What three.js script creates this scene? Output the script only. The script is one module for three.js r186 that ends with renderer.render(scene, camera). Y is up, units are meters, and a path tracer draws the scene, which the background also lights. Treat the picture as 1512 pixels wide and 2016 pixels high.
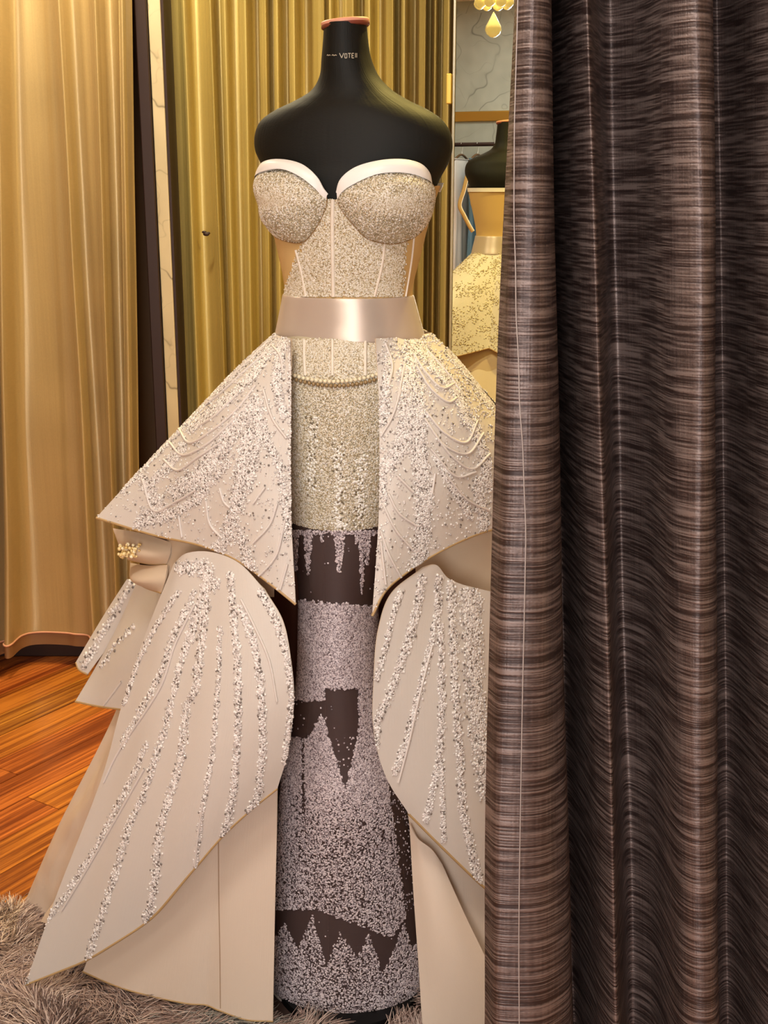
import * as THREE from 'three';
import { RectAreaLightUniformsLib } from 'three/addons/lights/RectAreaLightUniformsLib.js';
import { RoundedBoxGeometry } from 'three/addons/geometries/RoundedBoxGeometry.js';
import { mergeGeometries } from 'three/addons/utils/BufferGeometryUtils.js';
import { ImprovedNoise } from 'three/addons/math/ImprovedNoise.js';

// ------------------------------------------------------------------ camera, lights, exposure
const F = 2370, PITCH = 14.9 * Math.PI / 180, EYE = 1.62;       // focal length in pixels of a 1512x2016 frame
const scene = new THREE.Scene();
const camera = new THREE.PerspectiveCamera(2 * Math.atan(1008 / F) * 180 / Math.PI, 1512 / 2016, 0.05, 40);
camera.position.set(0, EYE, 0);
camera.rotation.set(-PITCH, 0, 0);
scene.add(camera);
const renderer = new THREE.WebGLRenderer({ antialias: true });
renderer.toneMapping = THREE.LinearToneMapping;
renderer.toneMappingExposure = 1.0;
renderer.shadowMap.enabled = true;
RectAreaLightUniformsLib.init();
const SHOP_WINDOW = { x0: -0.8, x1: 0.25, y0: 0.5, y1: 2.3, colour: [0.97, 0.98, 1.0], intensity: 8 };      // the bright frosted shop window behind the camera, mirrored by the satin belt
scene.background = new THREE.Color(0x000000);
// [x, z, width, depth, colour, intensity, label] of the ceiling panels; their builder stands below
const CEIL = 2.95;
const PANELS = [
  [-0.4, -0.8, 0.7, 0.45, [1.0, 0.94, 0.87], 31, 'white square ceiling panel above the gown front'],
  [-0.9, 0.75, 0.7, 0.45, [1.0, 0.95, 0.88], 14, 'white square ceiling panel close to the marble wall'],
];
const SPOTS = [
  [-1.35, -3.4, [1.0, 0.87, 0.62], 6.5, 'warm recessed ceiling spot before the left gold curtain'],
  [-0.72, -3.6, [1.0, 0.86, 0.54], 9, 'warm recessed ceiling spot behind the dress form'],
  [0.5, -2.8, [1.0, 0.76, 0.22], 14, 'warm recessed ceiling spot near the tall mirror'],
];

// ------------------------------------------------------------------ helpers
const V = (x, y, z) => new THREE.Vector3(x, y, z);
const CAM = V(0, EYE, 0), FWD = V(0, -Math.sin(PITCH), -Math.cos(PITCH)), UP = V(0, Math.cos(PITCH), -Math.sin(PITCH));
// a design helper: the point at distance D in front of the camera seen at a photograph position
function P(px, py, D) {
  const u = (px - 756) / F, v = (1008 - py) / F;
  const d = V(u, -Math.sin(PITCH) + v * Math.cos(PITCH), -Math.cos(PITCH) - v * Math.sin(PITCH));
  return d.multiplyScalar(D / -d.z).add(CAM);
}
function project(p) {
  const r = p.clone().sub(CAM), z = r.dot(FWD);
  return [756 + F * r.x / z, 1008 - F * r.dot(UP) / z];
}
let seedState = 12345;
function seed(n) { seedState = n >>> 0; }
function rnd() { seedState = (seedState + 0x6D2B79F5) >>> 0; let t = seedState; t = Math.imul(t ^ (t >>> 15), t | 1); t ^= t + Math.imul(t ^ (t >>> 7), t | 61); return ((t ^ (t >>> 14)) >>> 0) / 4294967296; }
const rr = (a, b) => a + (b - a) * rnd();
const noise = new ImprovedNoise();
const N = (x, y, z = 0) => noise.noise(x, y, z);
const clamp = (x, a, b) => Math.min(b, Math.max(a, x));
const smooth = (a, b, x) => { const t = clamp((x - a) / (b - a), 0, 1); return t * t * (3 - 2 * t); };
const lerp = (a, b, t) => a + (b - a) * t;
const srgb = (r, g, b) => new THREE.Color().setRGB(r / 255, g / 255, b / 255, THREE.SRGBColorSpace);

const used = {};
function numbered(n) { if (!(n in used)) { used[n] = 0; return n; } used[n]++; return n + '_' + String(used[n]).padStart(3, '0'); }
const origins = new Map();
function thing(name, label, category, at = V(0, 0, 0), group) {
  const o = new THREE.Group(); o.name = numbered(name); o.position.copy(at); o.userData = { label, category };
  if (group) o.userData.group = group;
  scene.add(o); origins.set(o, at.clone()); return o;
}
function structure(name, at = V(0, 0, 0)) { const o = new THREE.Group(); o.name = name; o.position.copy(at); o.userData = { kind: 'structure' }; scene.add(o); origins.set(o, at.clone()); return o; }
// geometry comes in world coordinates; a part is stored relative to the base of its thing
function part(name, geo, mat, parent, label) {
  const at = origins.get(parent);
  geo.translate(-at.x, -at.y, -at.z);
  const m = new THREE.Mesh(geo, mat); m.name = name; m.castShadow = m.receiveShadow = true;
  if (label) m.userData.label = label;
  parent.add(m); origins.set(m, at); return m;
}
function structMesh(name, geo, mat) { const m = new THREE.Mesh(geo, mat); m.name = name; m.userData = { kind: 'structure' }; m.castShadow = m.receiveShadow = true; scene.add(m); origins.set(m, V(0, 0, 0)); return m; }
function box(x0, x1, y0, y1, z0, z1, r = 0) {
  const g = r ? new RoundedBoxGeometry(x1 - x0, y1 - y0, z1 - z0, 2, r) : new THREE.BoxGeometry(x1 - x0, y1 - y0, z1 - z0);
  return g.translate((x0 + x1) / 2, (y0 + y1) / 2, (z0 + z1) / 2);
}
function gridGeo(nu, nv, pos, uvf, flip = false) {
  const p = new Float32Array((nu + 1) * (nv + 1) * 3), t = new Float32Array((nu + 1) * (nv + 1) * 2), idx = [];
  for (let j = 0; j <= nv; j++) for (let i = 0; i <= nu; i++) {
    const k = j * (nu + 1) + i, q = pos(i / nu, j / nv, i, j), w = uvf ? uvf(i / nu, j / nv, q) : [i / nu, j / nv];
    p[3 * k] = q.x; p[3 * k + 1] = q.y; p[3 * k + 2] = q.z; t[2 * k] = w[0]; t[2 * k + 1] = w[1];
    if (i < nu && j < nv) { const a = k, b = k + 1, c = k + nu + 1, d = c + 1; if (flip) idx.push(a, b, c, b, d, c); else idx.push(a, c, b, b, c, d); }
  }
  const g = new THREE.BufferGeometry();
  g.setAttribute('position', new THREE.BufferAttribute(p, 3)); g.setAttribute('uv', new THREE.BufferAttribute(t, 2));
  g.setIndex(idx); g.computeVertexNormals(); return g;
}
function tex(w, h, f, { srgbMap = true, repeat } = {}) {
  const d = new Uint8Array(w * h * 4);
  for (let y = 0; y < h; y++) for (let x = 0; x < w; x++) { const c = f(x / w, y / h, x, y), k = 4 * (y * w + x); d[k] = clamp(c[0], 0, 255); d[k + 1] = clamp(c[1], 0, 255); d[k + 2] = clamp(c[2], 0, 255); d[k + 3] = c.length > 3 ? c[3] : 255; }
  const t = new THREE.DataTexture(d, w, h); t.magFilter = THREE.LinearFilter; t.minFilter = THREE.LinearMipmapLinearFilter; t.generateMipmaps = true;
  t.wrapS = t.wrapT = THREE.RepeatWrapping; if (srgbMap) t.colorSpace = THREE.SRGBColorSpace; if (repeat) t.repeat.set(...repeat); t.needsUpdate = true; return t;
}
const std = (o) => new THREE.MeshStandardMaterial({ side: THREE.DoubleSide, ...o });
const phys = (o) => new THREE.MeshPhysicalMaterial({ side: THREE.DoubleSide, ...o });
// tile-able value noise: periodic in both directions
function tileNoise(fx, fy, s) {
  const t = []; seed(s); for (let i = 0; i < fx * fy; i++) t.push(rnd());
  return (u, v) => { const x = u * fx, y = v * fy, i = Math.floor(x), j = Math.floor(y), a = x - i, b = y - j, A = a * a * (3 - 2 * a), B = b * b * (3 - 2 * b), g = (m, n) => t[((n % fy + fy) % fy) * fx + ((m % fx + fx) % fx)]; return lerp(lerp(g(i, j), g(i + 1, j), A), lerp(g(i, j + 1), g(i + 1, j + 1), A), B); };
}

// ------------------------------------------------------------------ materials
const wA = tileNoise(7, 190, 3), wB = tileNoise(512, 512, 4), wC = tileNoise(20, 400, 5), wD = tileNoise(4, 48, 6), wE = tileNoise(512, 8, 7);
const slub = (u, v) => { let b = wA(u, v) * 0.34 + wC(u, v) * 0.46 + wD(u, v) * 0.05 + wB(u, v) * 0.1 + wE(u, v) * 0.1; return clamp((b - 0.525) * 2.4 + 0.5, 0, 1); };
const darkMap = tex(1024, 1024, (u, v) => { const b = slub(u, v); return [lerp(60, 140, b), lerp(49, 129, b), lerp(47, 125, b)]; });
const darkBump = tex(1024, 1024, (u, v) => { const b = 255 * slub(u, v); return [b, b, b]; }, { srgbMap: false });
const gA = tileNoise(256, 6, 11), gB = tileNoise(6, 12, 12), gC = tileNoise(512, 512, 13);
const goldMap = tex(512, 512, (u, v) => { const b = 0.95 + 0.03 * gA(u, v) + 0.05 * (gB(u, v) - 0.5) + 0.03 * (gC(u, v) - 0.5); return [255 * b, 252 * b, 246 * b]; });
const satinBump = tex(512, 512, (u, v) => { const b = 255 * (0.6 * gA(u, v) + 0.4 * gC(u, v)); return [b, b, b]; }, { srgbMap: false });
const wg1 = tileNoise(4, 64, 21), wg2 = tileNoise(10, 200, 22), wg3 = tileNoise(3, 14, 23), wg4 = tileNoise(60, 512, 24);
const woodMap = tex(1024, 1024, (u, v) => { const g = 0.45 * wg1(u, v) + 0.3 * wg2(u, v) + 0.35 * wg3(u, v) + 0.12 * wg4(u, v) - 0.1; const b = clamp((g - 0.5) * 2.2 + 0.5, 0, 1); return [lerp(128, 232, b), lerp(62, 146, b), lerp(22, 62, b)]; });
const marbleVein = (u, v, s) => { const x = u * 5 + s, y = v * 5; const w = N(x * 0.8, y * 0.8, s) * 1.6 + N(x * 2.3, y * 2.3, s + 4) * 0.5; const a = Math.abs(Math.sin((x * 0.55 + y * 1.1 + w) * 2.1)); const v1 = Math.pow(1 - a, 14); const b2 = Math.abs(Math.sin((x * 1.4 - y * 0.8 + w * 1.4) * 1.6)); return clamp(v1 * clamp(N(x * 0.9, y * 0.9, 9) + 0.55, 0, 1) + 0.5 * Math.pow(1 - b2, 22) * clamp(N(x, y, 19) + 0.3, 0, 1), 0, 1); };
const whiteMarble = tex(512, 512, (u, v) => { const b = marbleVein(u * 1.6, v * 1.6, 2.2), c = 12 * N(u * 9, v * 9, 3); return [lerp(235, 95, b) + c, lerp(222, 84, b) + c, lerp(198, 70, b) + c]; });
const greyMarble = tex(1024, 1024, (u, v) => { const b = marbleVein(u * 1.3 - v * 1.1, v * 1.3 + u, 7.7), c = 14 * N(u * 7, v * 7, 5) + 8 * N(u * 23, v * 23, 6); return [lerp(178, 112, b) + c, lerp(182, 116, b) + c, lerp(172, 108, b) + c]; });
const M = {
  blackCloth: phys({ color: srgb(13, 12, 8), roughness: 0.62, specularIntensity: 0.6, sheen: 0.15, sheenRoughness: 0.5, sheenColor: srgb(90, 84, 60), bumpMap: satinBump, bumpScale: 0.0003 }),
  capPink: std({ color: srgb(236, 168, 140), roughness: 0.45 }),
  capRed: std({ color: srgb(126, 58, 40), roughness: 0.5 }),
  blackMetal: std({ color: srgb(18, 17, 17), roughness: 0.4, metalness: 0.3 }),
  greyMetal: std({ color: srgb(150, 142, 138), roughness: 0.35, metalness: 0.4 }),
  gown: phys({ color: srgb(214, 203, 192), roughness: 0.5, sheen: 0.4, sheenRoughness: 0.4, sheenColor: srgb(255, 236, 220), bumpMap: satinBump, bumpScale: 0.0002 }),
  gownPlain: phys({ color: srgb(224, 204, 184), roughness: 0.42, sheen: 0.3, sheenRoughness: 0.4, sheenColor: srgb(255, 236, 214), bumpMap: satinBump, bumpScale: 0.0002 }),
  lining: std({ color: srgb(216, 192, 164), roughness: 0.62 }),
  satinWhite: phys({ color: srgb(248, 243, 238), roughness: 0.36, sheen: 0.4, sheenColor: srgb(255, 245, 235) }),
  belt: phys({ color: srgb(206, 188, 174), roughness: 0.4, metalness: 0.4, anisotropy: 0.85, anisotropyRotation: Math.PI / 2, sheen: 0.2, sheenColor: srgb(255, 245, 240) }),
  nude: std({ color: srgb(206, 170, 112), roughness: 0.55 }),
  nudeGrey: std({ color: srgb(188, 174, 146), roughness: 0.55 }),
  sheer: std({ color: srgb(86, 66, 62), roughness: 0.6, transparent: true, opacity: 0.74 }),
  shadeBrown: std({ color: srgb(112, 62, 42), roughness: 0.7 }),  // shade inside the skirt, put into the colour
  bead: phys({ color: 0xffffff, roughness: 0.22, clearcoat: 0.5, clearcoatRoughness: 0.15 }),
  cord: std({ color: srgb(224, 214, 206), roughness: 0.5 }),
  goldCord: std({ color: srgb(186, 152, 104), roughness: 0.45 }),
  boning: std({ color: srgb(236, 222, 204), roughness: 0.5 }),
  goldCurtain: phys({ color: srgb(190, 166, 120), map: goldMap, roughness: 0.38, metalness: 0.3, anisotropy: 0.75, anisotropyRotation: Math.PI / 2, sheen: 0.6, sheenRoughness: 0.35, sheenColor: srgb(255, 224, 160), bumpMap: satinBump, bumpScale: 0.0001 }),
  oliveCurtain: phys({ color: srgb(196, 176, 110), map: goldMap, roughness: 0.38, metalness: 0.3, anisotropy: 0.75, anisotropyRotation: Math.PI / 2, sheen: 0.6, sheenRoughness: 0.35, sheenColor: srgb(255, 228, 150), bumpMap: satinBump, bumpScale: 0.0001 }),
  darkCurtain: phys({ color: srgb(236, 224, 218), map: darkMap, roughness: 0.48, metalness: 0.42, anisotropy: 0.6, anisotropyRotation: Math.PI / 2, bumpMap: darkBump, bumpScale: 0.0007 }),
  hemBrown: std({ color: srgb(134, 96, 62), roughness: 0.6 }),
  hemPink: std({ color: srgb(216, 158, 128), roughness: 0.6 }),
  darkWood: std({ color: srgb(46, 22, 14), roughness: 0.5 }),
  brownWood: std({ color: srgb(96, 66, 34), roughness: 0.55 }),
  whiteMarble: std({ map: whiteMarble, color: srgb(226, 220, 208), roughness: 0.25 }),
  greyMarble: std({ map: greyMarble, roughness: 0.3 }),
  wall: std({ color: srgb(196, 176, 140), roughness: 0.8 }),
  ceiling: std({ color: srgb(236, 228, 212), roughness: 0.85 }),
  gold: std({ color: srgb(214, 170, 84), roughness: 0.3, metalness: 0.85 }),
  brass: std({ color: srgb(246, 214, 120), roughness: 0.28, metalness: 0.6 }),
  mirror: std({ color: 0xeef2ea, roughness: 0.0, metalness: 1.0 }),
  silver: std({ color: srgb(200, 196, 186), roughness: 0.3, metalness: 0.8 }),
  rugBase: std({ color: srgb(70, 52, 46), roughness: 0.95 }),
  fur: std({ color: 0xffffff, roughness: 0.75 }),
};

// ------------------------------------------------------------------ surfaces
const toV = (a) => a.map((q) => (q.isVector3 ? q : P(...q)));
class Surface {
  normal(u, v) {
    const e = 0.004, a = this.eval(clamp(u - e, 0, 1), v), b = this.eval(clamp(u + e, 0, 1), v), c = this.eval(u, clamp(v - e, 0, 1)), d = this.eval(u, clamp(v + e, 0, 1));
    return b.sub(a).cross(d.sub(c)).normalize().multiplyScalar(this.sign);
  }
  at(u, v, off = 0) { const p = this.eval(u, v); return off ? p.addScaledVector(this.normal(u, v), off) : p; }
  table() {
    if (this.tab) return this.tab;
    const n = 70, t = []; const u0 = this.u0 ?? 0, u1 = this.u1 ?? 1;
    for (let j = 0; j <= n; j++) for (let i = 0; i <= n; i++) { const u = lerp(u0, u1, i / n), v = j / n; const q = project(this.eval(u, v)); t.push([u, v, q[0], q[1]]); }
    return (this.tab = t);
  }
  locate(px, py) {
    let best = null, bd = 1e18; for (const r of this.table()) { const d = (r[2] - px) ** 2 + (r[3] - py) ** 2; if (d < bd) { bd = d; best = r; } }
    let [u, v] = best; const e = 1e-3;
    for (let k = 0; k < 6; k++) {
      const q = project(this.eval(u, v)), a = project(this.eval(u + e, v)), b = project(this.eval(u, v + e));
      const j00 = (a[0] - q[0]) / e, j10 = (a[1] - q[1]) / e, j01 = (b[0] - q[0]) / e, j11 = (b[1] - q[1]) / e, det = j00 * j11 - j01 * j10;
      if (Math.abs(det) < 1e-6) break; const dx = px - q[0], dy = py - q[1];
      u = clamp(u + clamp((dx * j11 - dy * j01) / det, -0.05, 0.05), 0, 1); v = clamp(v + clamp((dy * j00 - dx * j10) / det, -0.05, 0.05), 0, 1);
    }
    return [u, v];
  }
  on(px, py, off = 0) { return this.at(...this.locate(px, py), off); }
  geo(nu, nv, off = 0, uvScale = [1, 1]) {
    const g = gridGeo(nu, nv, (u, v) => this.at(u, v, off), (u, v) => [u * uvScale[0], v * uvScale[1]], this.sign > 0); return g;
  }
}
class Panel extends Surface {                       // a cloth panel between four edge curves
  constructor({ top, bottom, left, right, bulge = 0, ripple = null, face = 1 }) {
    super(); const c = (a) => { const p = toV(a); return p.length === 2 ? new THREE.LineCurve3(...p) : new THREE.CatmullRomCurve3(p, false, 'centripetal'); };
    [this.T, this.B, this.L, this.R] = [top, bottom, left, right].map(c); this.cache = [this.T, this.B, this.L, this.R].map((k) => k.getSpacedPoints(200));
    this.bulge = bulge; this.ripple = ripple; this.sign = 1; this.flat = true;
    const n = this.normal(0.5, 0.5), m = this.eval(0.5, 0.5); if (n.dot(CAM.clone().sub(m)) * face < 0) this.sign = -1; this.dir = this.normal(0.5, 0.5); this.flat = false;
  }
  c(k, t) { const a = this.cache[k], x = clamp(t, 0, 1) * 200, i = Math.min(199, Math.floor(x)); return a[i].clone().lerp(a[i + 1], x - i); }
  eval(u, v) {
    const t = this.c(0, u), b = this.c(1, u), l = this.c(2, v), r = this.c(3, v);
    const p = t.multiplyScalar(1 - v).addScaledVector(b, v).addScaledVector(l, 1 - u).addScaledVector(r, u);
    p.addScaledVector(this.c(0, 0), -(1 - u) * (1 - v)).addScaledVector(this.c(0, 1), -u * (1 - v)).addScaledVector(this.c(1, 0), -(1 - u) * v).addScaledVector(this.c(1, 1), -u * v);
    if (!this.flat) { let d = this.bulge * Math.sin(Math.PI * clamp(u, 0, 1)) * Math.sin(Math.PI * clamp(v, 0, 1)); if (this.ripple) d += this.ripple(u, v); if (d) p.addScaledVector(this.dir, d); }
    return p;
  }
}
class Rings extends Surface {                       // a body built of rings: [y, centre x, half width, depth to the front, depth to the back]
  constructor(rows, yaw, zc, extra = null, off = 0) { super(); this.rows = rows; this.yaw = yaw; this.zc = zc; this.extra = extra; this.off = off; this.sign = 1; this.u0 = 0.22; this.u1 = 0.78; const n = this.normal(0.5, 0.5); if (n.z < 0) this.sign = -1; }
  row(v) {
    const R = this.rows, n = R.length - 1, x = clamp(v, 0, 1) * n, i = Math.min(n - 1, Math.floor(x)), t = x - i;
    const g = (k) => { const p0 = R[Math.max(0, i - 1)][k], p1 = R[i][k], p2 = R[i + 1][k], p3 = R[Math.min(n, i + 2)][k]; return 0.5 * (2 * p1 + (p2 - p0) * t + (2 * p0 - 5 * p1 + 4 * p2 - p3) * t * t + (3 * p1 - p0 - 3 * p2 + p3) * t * t * t); };
    return [0, 1, 2, 3, 4].map(g);
  }
  vOf(y) { let a = 0, b = 1; for (let k = 0; k < 40; k++) { const m = (a + b) / 2; if (this.row(m)[0] > y) a = m; else b = m; } return (a + b) / 2; }
  eval(u, v) {
    const [y, cx, a, bf, bb] = this.row(v), f = (u - 0.5) * 2 * Math.PI, s = Math.sin(f), c = Math.cos(f);
    let l = (a + this.off) * s, w = ((c > 0 ? bf : bb) + this.off) * c;
    if (this.extra) { const e = this.extra(f, y, v); l += e * s; w += e * c; }
    const cs = Math.cos(this.yaw), sn = Math.sin(this.yaw);
    return V(cx + cs * l - sn * w, y, this.zc + sn * l + cs * w);
  }
}
const AX = 2.2, YAW = 13 * Math.PI / 180;
const ringRow = ([py, L, R, bf, bb]) => { const a = P(L, py, AX), b = P(R, py, AX), w = (b.x - a.x) / 2, bm = (bf + bb) / 2; return [a.y, (a.x + b.x) / 2, Math.sqrt(Math.max(w * w - (bm * Math.sin(YAW)) ** 2, 1e-5)) / Math.cos(YAW), bf, bb]; };
// small beads: one instanced part of a panel
const beadGeo = new THREE.SphereGeometry(1, 8, 6);
function beads(name, list, parent, mat = M.bead, label) {
  const at = origins.get(parent), im = new THREE.InstancedMesh(beadGeo, mat, list.length), m = new THREE.Matrix4(), q = new THREE.Quaternion(), z = V(0, 0, 1);
  list.forEach(({ p, n, r, c, flat = 0.7 }, i) => { q.setFromUnitVectors(z, n); m.compose(p.clone().sub(at), q, V(r, r, r * flat)); im.setMatrixAt(i, m); im.setColorAt(i, c); });
  im.name = name; im.userData.kind = 'stuff'; if (label) im.userData.label = label; im.castShadow = im.receiveShadow = true; parent.add(im); return im;
}
const PAL = { pearl: [srgb(246, 240, 234), srgb(232, 222, 216), srgb(220, 209, 202), srgb(206, 196, 190), srgb(190, 179, 172), srgb(122, 110, 102)], gold: [srgb(222, 210, 188), srgb(206, 190, 160), srgb(190, 174, 142), srgb(164, 144, 108)], lilac: [srgb(228, 212, 212), srgb(186, 170, 172), srgb(152, 136, 138), srgb(200, 184, 184), srgb(110, 94, 96)] };
const pick = (pal) => pal[Math.min(pal.length - 1, Math.floor(Math.pow(rnd(), 1.5) * pal.length))];
function scatter(s, tries, accept, off, r0, r1, pal, us = [0, 1], vs = [0, 1]) {
  const out = [];
  for (let k = 0; k < tries; k++) { const u = rr(...us), v = rr(...vs), p = s.eval(u, v), q = project(p), a = accept(q[0], q[1], u, v); if (rnd() < a) { const n = s.normal(u, v), r = rr(r0, r1); out.push({ p: p.addScaledVector(n, off), n, r, c: pick(pal) }); } }
  return out;
}
function distTo(line, x, y) {
  let best = 1e9; for (let i = 0; i + 1 < line.length; i++) { const [ax, ay] = line[i], [bx, by] = line[i + 1], dx = bx - ax, dy = by - ay, t = clamp(((x - ax) * dx + (y - ay) * dy) / (dx * dx + dy * dy), 0, 1); best = Math.min(best, Math.hypot(x - ax - t * dx, y - ay - t * dy)); } return best;
}
function tubeOn(s, line, r, off, seg = 0) { const pts = new THREE.CatmullRomCurve3(line.map(([x, y]) => V(x, y, 0)), false, 'centripetal').getSpacedPoints(Math.max(8, line.length * 5)).map((q) => s.on(q.x, q.y, off)); return new THREE.TubeGeometry(new THREE.CatmullRomCurve3(pts, false, 'centripetal'), seg || pts.length * 2, r, 6); }

// ------------------------------------------------------------------ the room
const X0 = -2.6, X1 = 1.9, Z0 = -4.35, Z1 = 1.7;
structMesh('wall_back', box(X0 - 0.1, X1 + 0.1, -0.1, CEIL + 0.1, Z0 - 0.12, Z0), M.brownWood);
structMesh('wall_left', box(X0 - 0.12, X0, -0.1, CEIL + 0.1, Z0, Z1), M.wall);
structMesh('wall_right', box(X1, X1 + 0.12, -0.1, CEIL + 0.1, Z0, Z1), M.wall);
structMesh('ceiling', box(X0 - 0.1, X1 + 0.1, CEIL, CEIL + 0.12, Z0 - 0.1, Z1 + 0.1), M.ceiling);
{ // marble wall behind the photographer, large slabs
  const w = structure('wall_front');
  part('wall_core', box(X0 - 0.1, X1 + 0.1, -0.1, CEIL + 0.1, Z1 + 0.02, Z1 + 0.14), M.greyMarble, w);
  for (let i = 0; i < 3; i++) for (let j = 0; j < 2; j++) {
    const x = X0 + i * 1.5, y = j ? 2.19 : 0, g = box(x + 0.002, x + 1.498, y + 0.002, j ? CEIL : 2.12, Z1, Z1 + 0.02), u = g.attributes.uv; for (let k = 0; k < u.count; k++) u.setXY(k, u.getX(k) * 0.9 + i * 0.37, u.getY(k) * (j ? 0.45 : 1.2) + j * 0.6); part('marble_slab', g, M.greyMarble, w);
  }
  part('brass_rail', box(X0, X1, 2.12, 2.19, Z1 - 0.02, Z1 + 0.02, 0.006), M.gold, w, 'brushed brass rail between the marble slabs');
}
{ // frosted shop window behind the photographer
  const W = SHOP_WINDOW, w = structure('window_1', V((W.x0 + W.x1) / 2, 0, Z1)), xm = (W.x0 + W.x1) / 2, z0 = Z1 - 0.035, z1 = Z1 - 0.001;
  for (const [a, b, c, d] of [[W.x0 - 0.06, W.x1 + 0.06, W.y1, W.y1 + 0.06], [W.x0 - 0.06, W.x1 + 0.06, W.y0 - 0.06, W.y0], [W.x0 - 0.06, W.x0, W.y0, W.y1], [W.x1, W.x1 + 0.06, W.y0, W.y1], [xm - 0.02, xm + 0.02, W.y0, W.y1]]) part('window_frame', box(a, b, c, d, z0, z1, 0.004), M.blackMetal, w);
  for (const [a, b] of [[W.x0, xm - 0.02], [xm + 0.02, W.x1]]) part('pane', box(a, b, W.y0, W.y1, z0 + 0.012, z0 + 0.02), std({ color: 0xffffff, roughness: 0.3, emissive: new THREE.Color(...W.colour), emissiveIntensity: 1.2 }), w);
  const L = new THREE.RectAreaLight(new THREE.Color(...W.colour), W.intensity, W.x1 - W.x0, W.y1 - W.y0); L.position.set(0, (W.y0 + W.y1) / 2, -0.045); w.add(L);
}
{ // floor of planks laid at a slant
  const fl = structure('floor'); seed(77);
  part('subfloor', box(X0 - 0.1, X1 + 0.1, -0.12, -0.012, Z0 - 0.1, Z1 + 0.1), M.darkWood, fl);
  const a = 33 * Math.PI / 180, d = [Math.sin(a), -Math.cos(a)], e = [Math.cos(a), Math.sin(a)], W = 0.125, L = 1.25;
  const mats = []; for (let i = 0; i < 6; i++) mats.push(phys({ map: woodMap, color: new THREE.Color().setRGB(rr(0.72, 1), rr(0.66, 0.9), rr(0.55, 0.8)), roughness: 0.28, clearcoat: 0.35, clearcoatRoughness: 0.25 }));
  const clip = (poly, k, lim, s) => { const o = []; for (let i = 0; i < poly.length; i++) { const p = poly[i], q = poly[(i + 1) % poly.length], pi = s * (p[k] - lim) <= 0, qi = s * (q[k] - lim) <= 0; if (pi) o.push(p); if (pi !== qi) { const t = (lim - p[k]) / (q[k] - p[k]); o.push([lerp(p[0], q[0], t), lerp(p[1], q[1], t)]); } } return o; };
  const at = ([x, z]) => [x * 1, z * 1];
  for (let r = -36; r < 40; r++) for (let c = -6; c < 6; c++) {
    const s0 = c * L + ((r * 0.47) % 1) * L, w0 = r * W, g = 0.0012, q = (s, w) => at([-0.4 + d[0] * s + e[0] * w, -1.4 + d[1] * s + e[1] * w]);
    let poly = [q(s0 + g, w0 + g), q(s0 + L - g, w0 + g), q(s0 + L - g, w0 + W - g), q(s0 + g, w0 + W - g)];
    for (const [k, lim, s] of [[0, X0, -1], [0, X1, 1], [1, Z0, -1], [1, Z1, 1]]) { if (poly.length) poly = clip(poly, k, lim, s); }
    if (poly.length < 3) continue;
    const sh = new THREE.Shape(poly.map(([x, z]) => new THREE.Vector2(x, -z))), geo = new THREE.ExtrudeGeometry(sh, { depth: 0.011, bevelEnabled: false }); geo.rotateX(-Math.PI / 2); geo.translate(0, -0.0115 + rr(0, 0.0004), 0);
    const pos = geo.attributes.position, uv = geo.attributes.uv, ou = rnd(), ov = rnd(); for (let k = 0; k < pos.count; k++) { const x = pos.getX(k) + 0.4, z = pos.getZ(k) + 1.4; uv.setXY(k, (x * d[0] + z * d[1]) * 0.5 + ou, (x * e[0] + z * e[1]) * 1.6 + ov); }
    part('plank', geo, mats[Math.floor(rnd() * 6)], fl);
  }
}
structMesh('baseboard_back', box(X0, P(264, 0, 4.06).x - 0.01, 0, 0.085, -4.11, -4.06, 0.005), M.darkWood);

// marble-faced pier and its dark post
{
  const a = P(290, 0, 4.06), b = P(315, 0, 4.06), c = P(264, 0, 4.06);
  const g = box(a.x, b.x, 0, CEIL, -4.34, -4.06, 0.004), u = g.attributes.uv, p = g.attributes.position; for (let k = 0; k < u.count; k++) u.setXY(k, p.getX(k) * 1.2 + p.getZ(k) * 0.9, p.getY(k) * 1.1);
  structMesh('trim_1', g, M.whiteMarble);
  structMesh('trim_2', box(c.x + 0.002, a.x - 0.002, 0, CEIL, -4.34, -4.045, 0.004), M.darkWood);
  structMesh('trim_3', box(b.x + 0.001, b.x + 0.009, 0, CEIL, -4.34, -4.063), M.darkWood);
}

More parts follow.
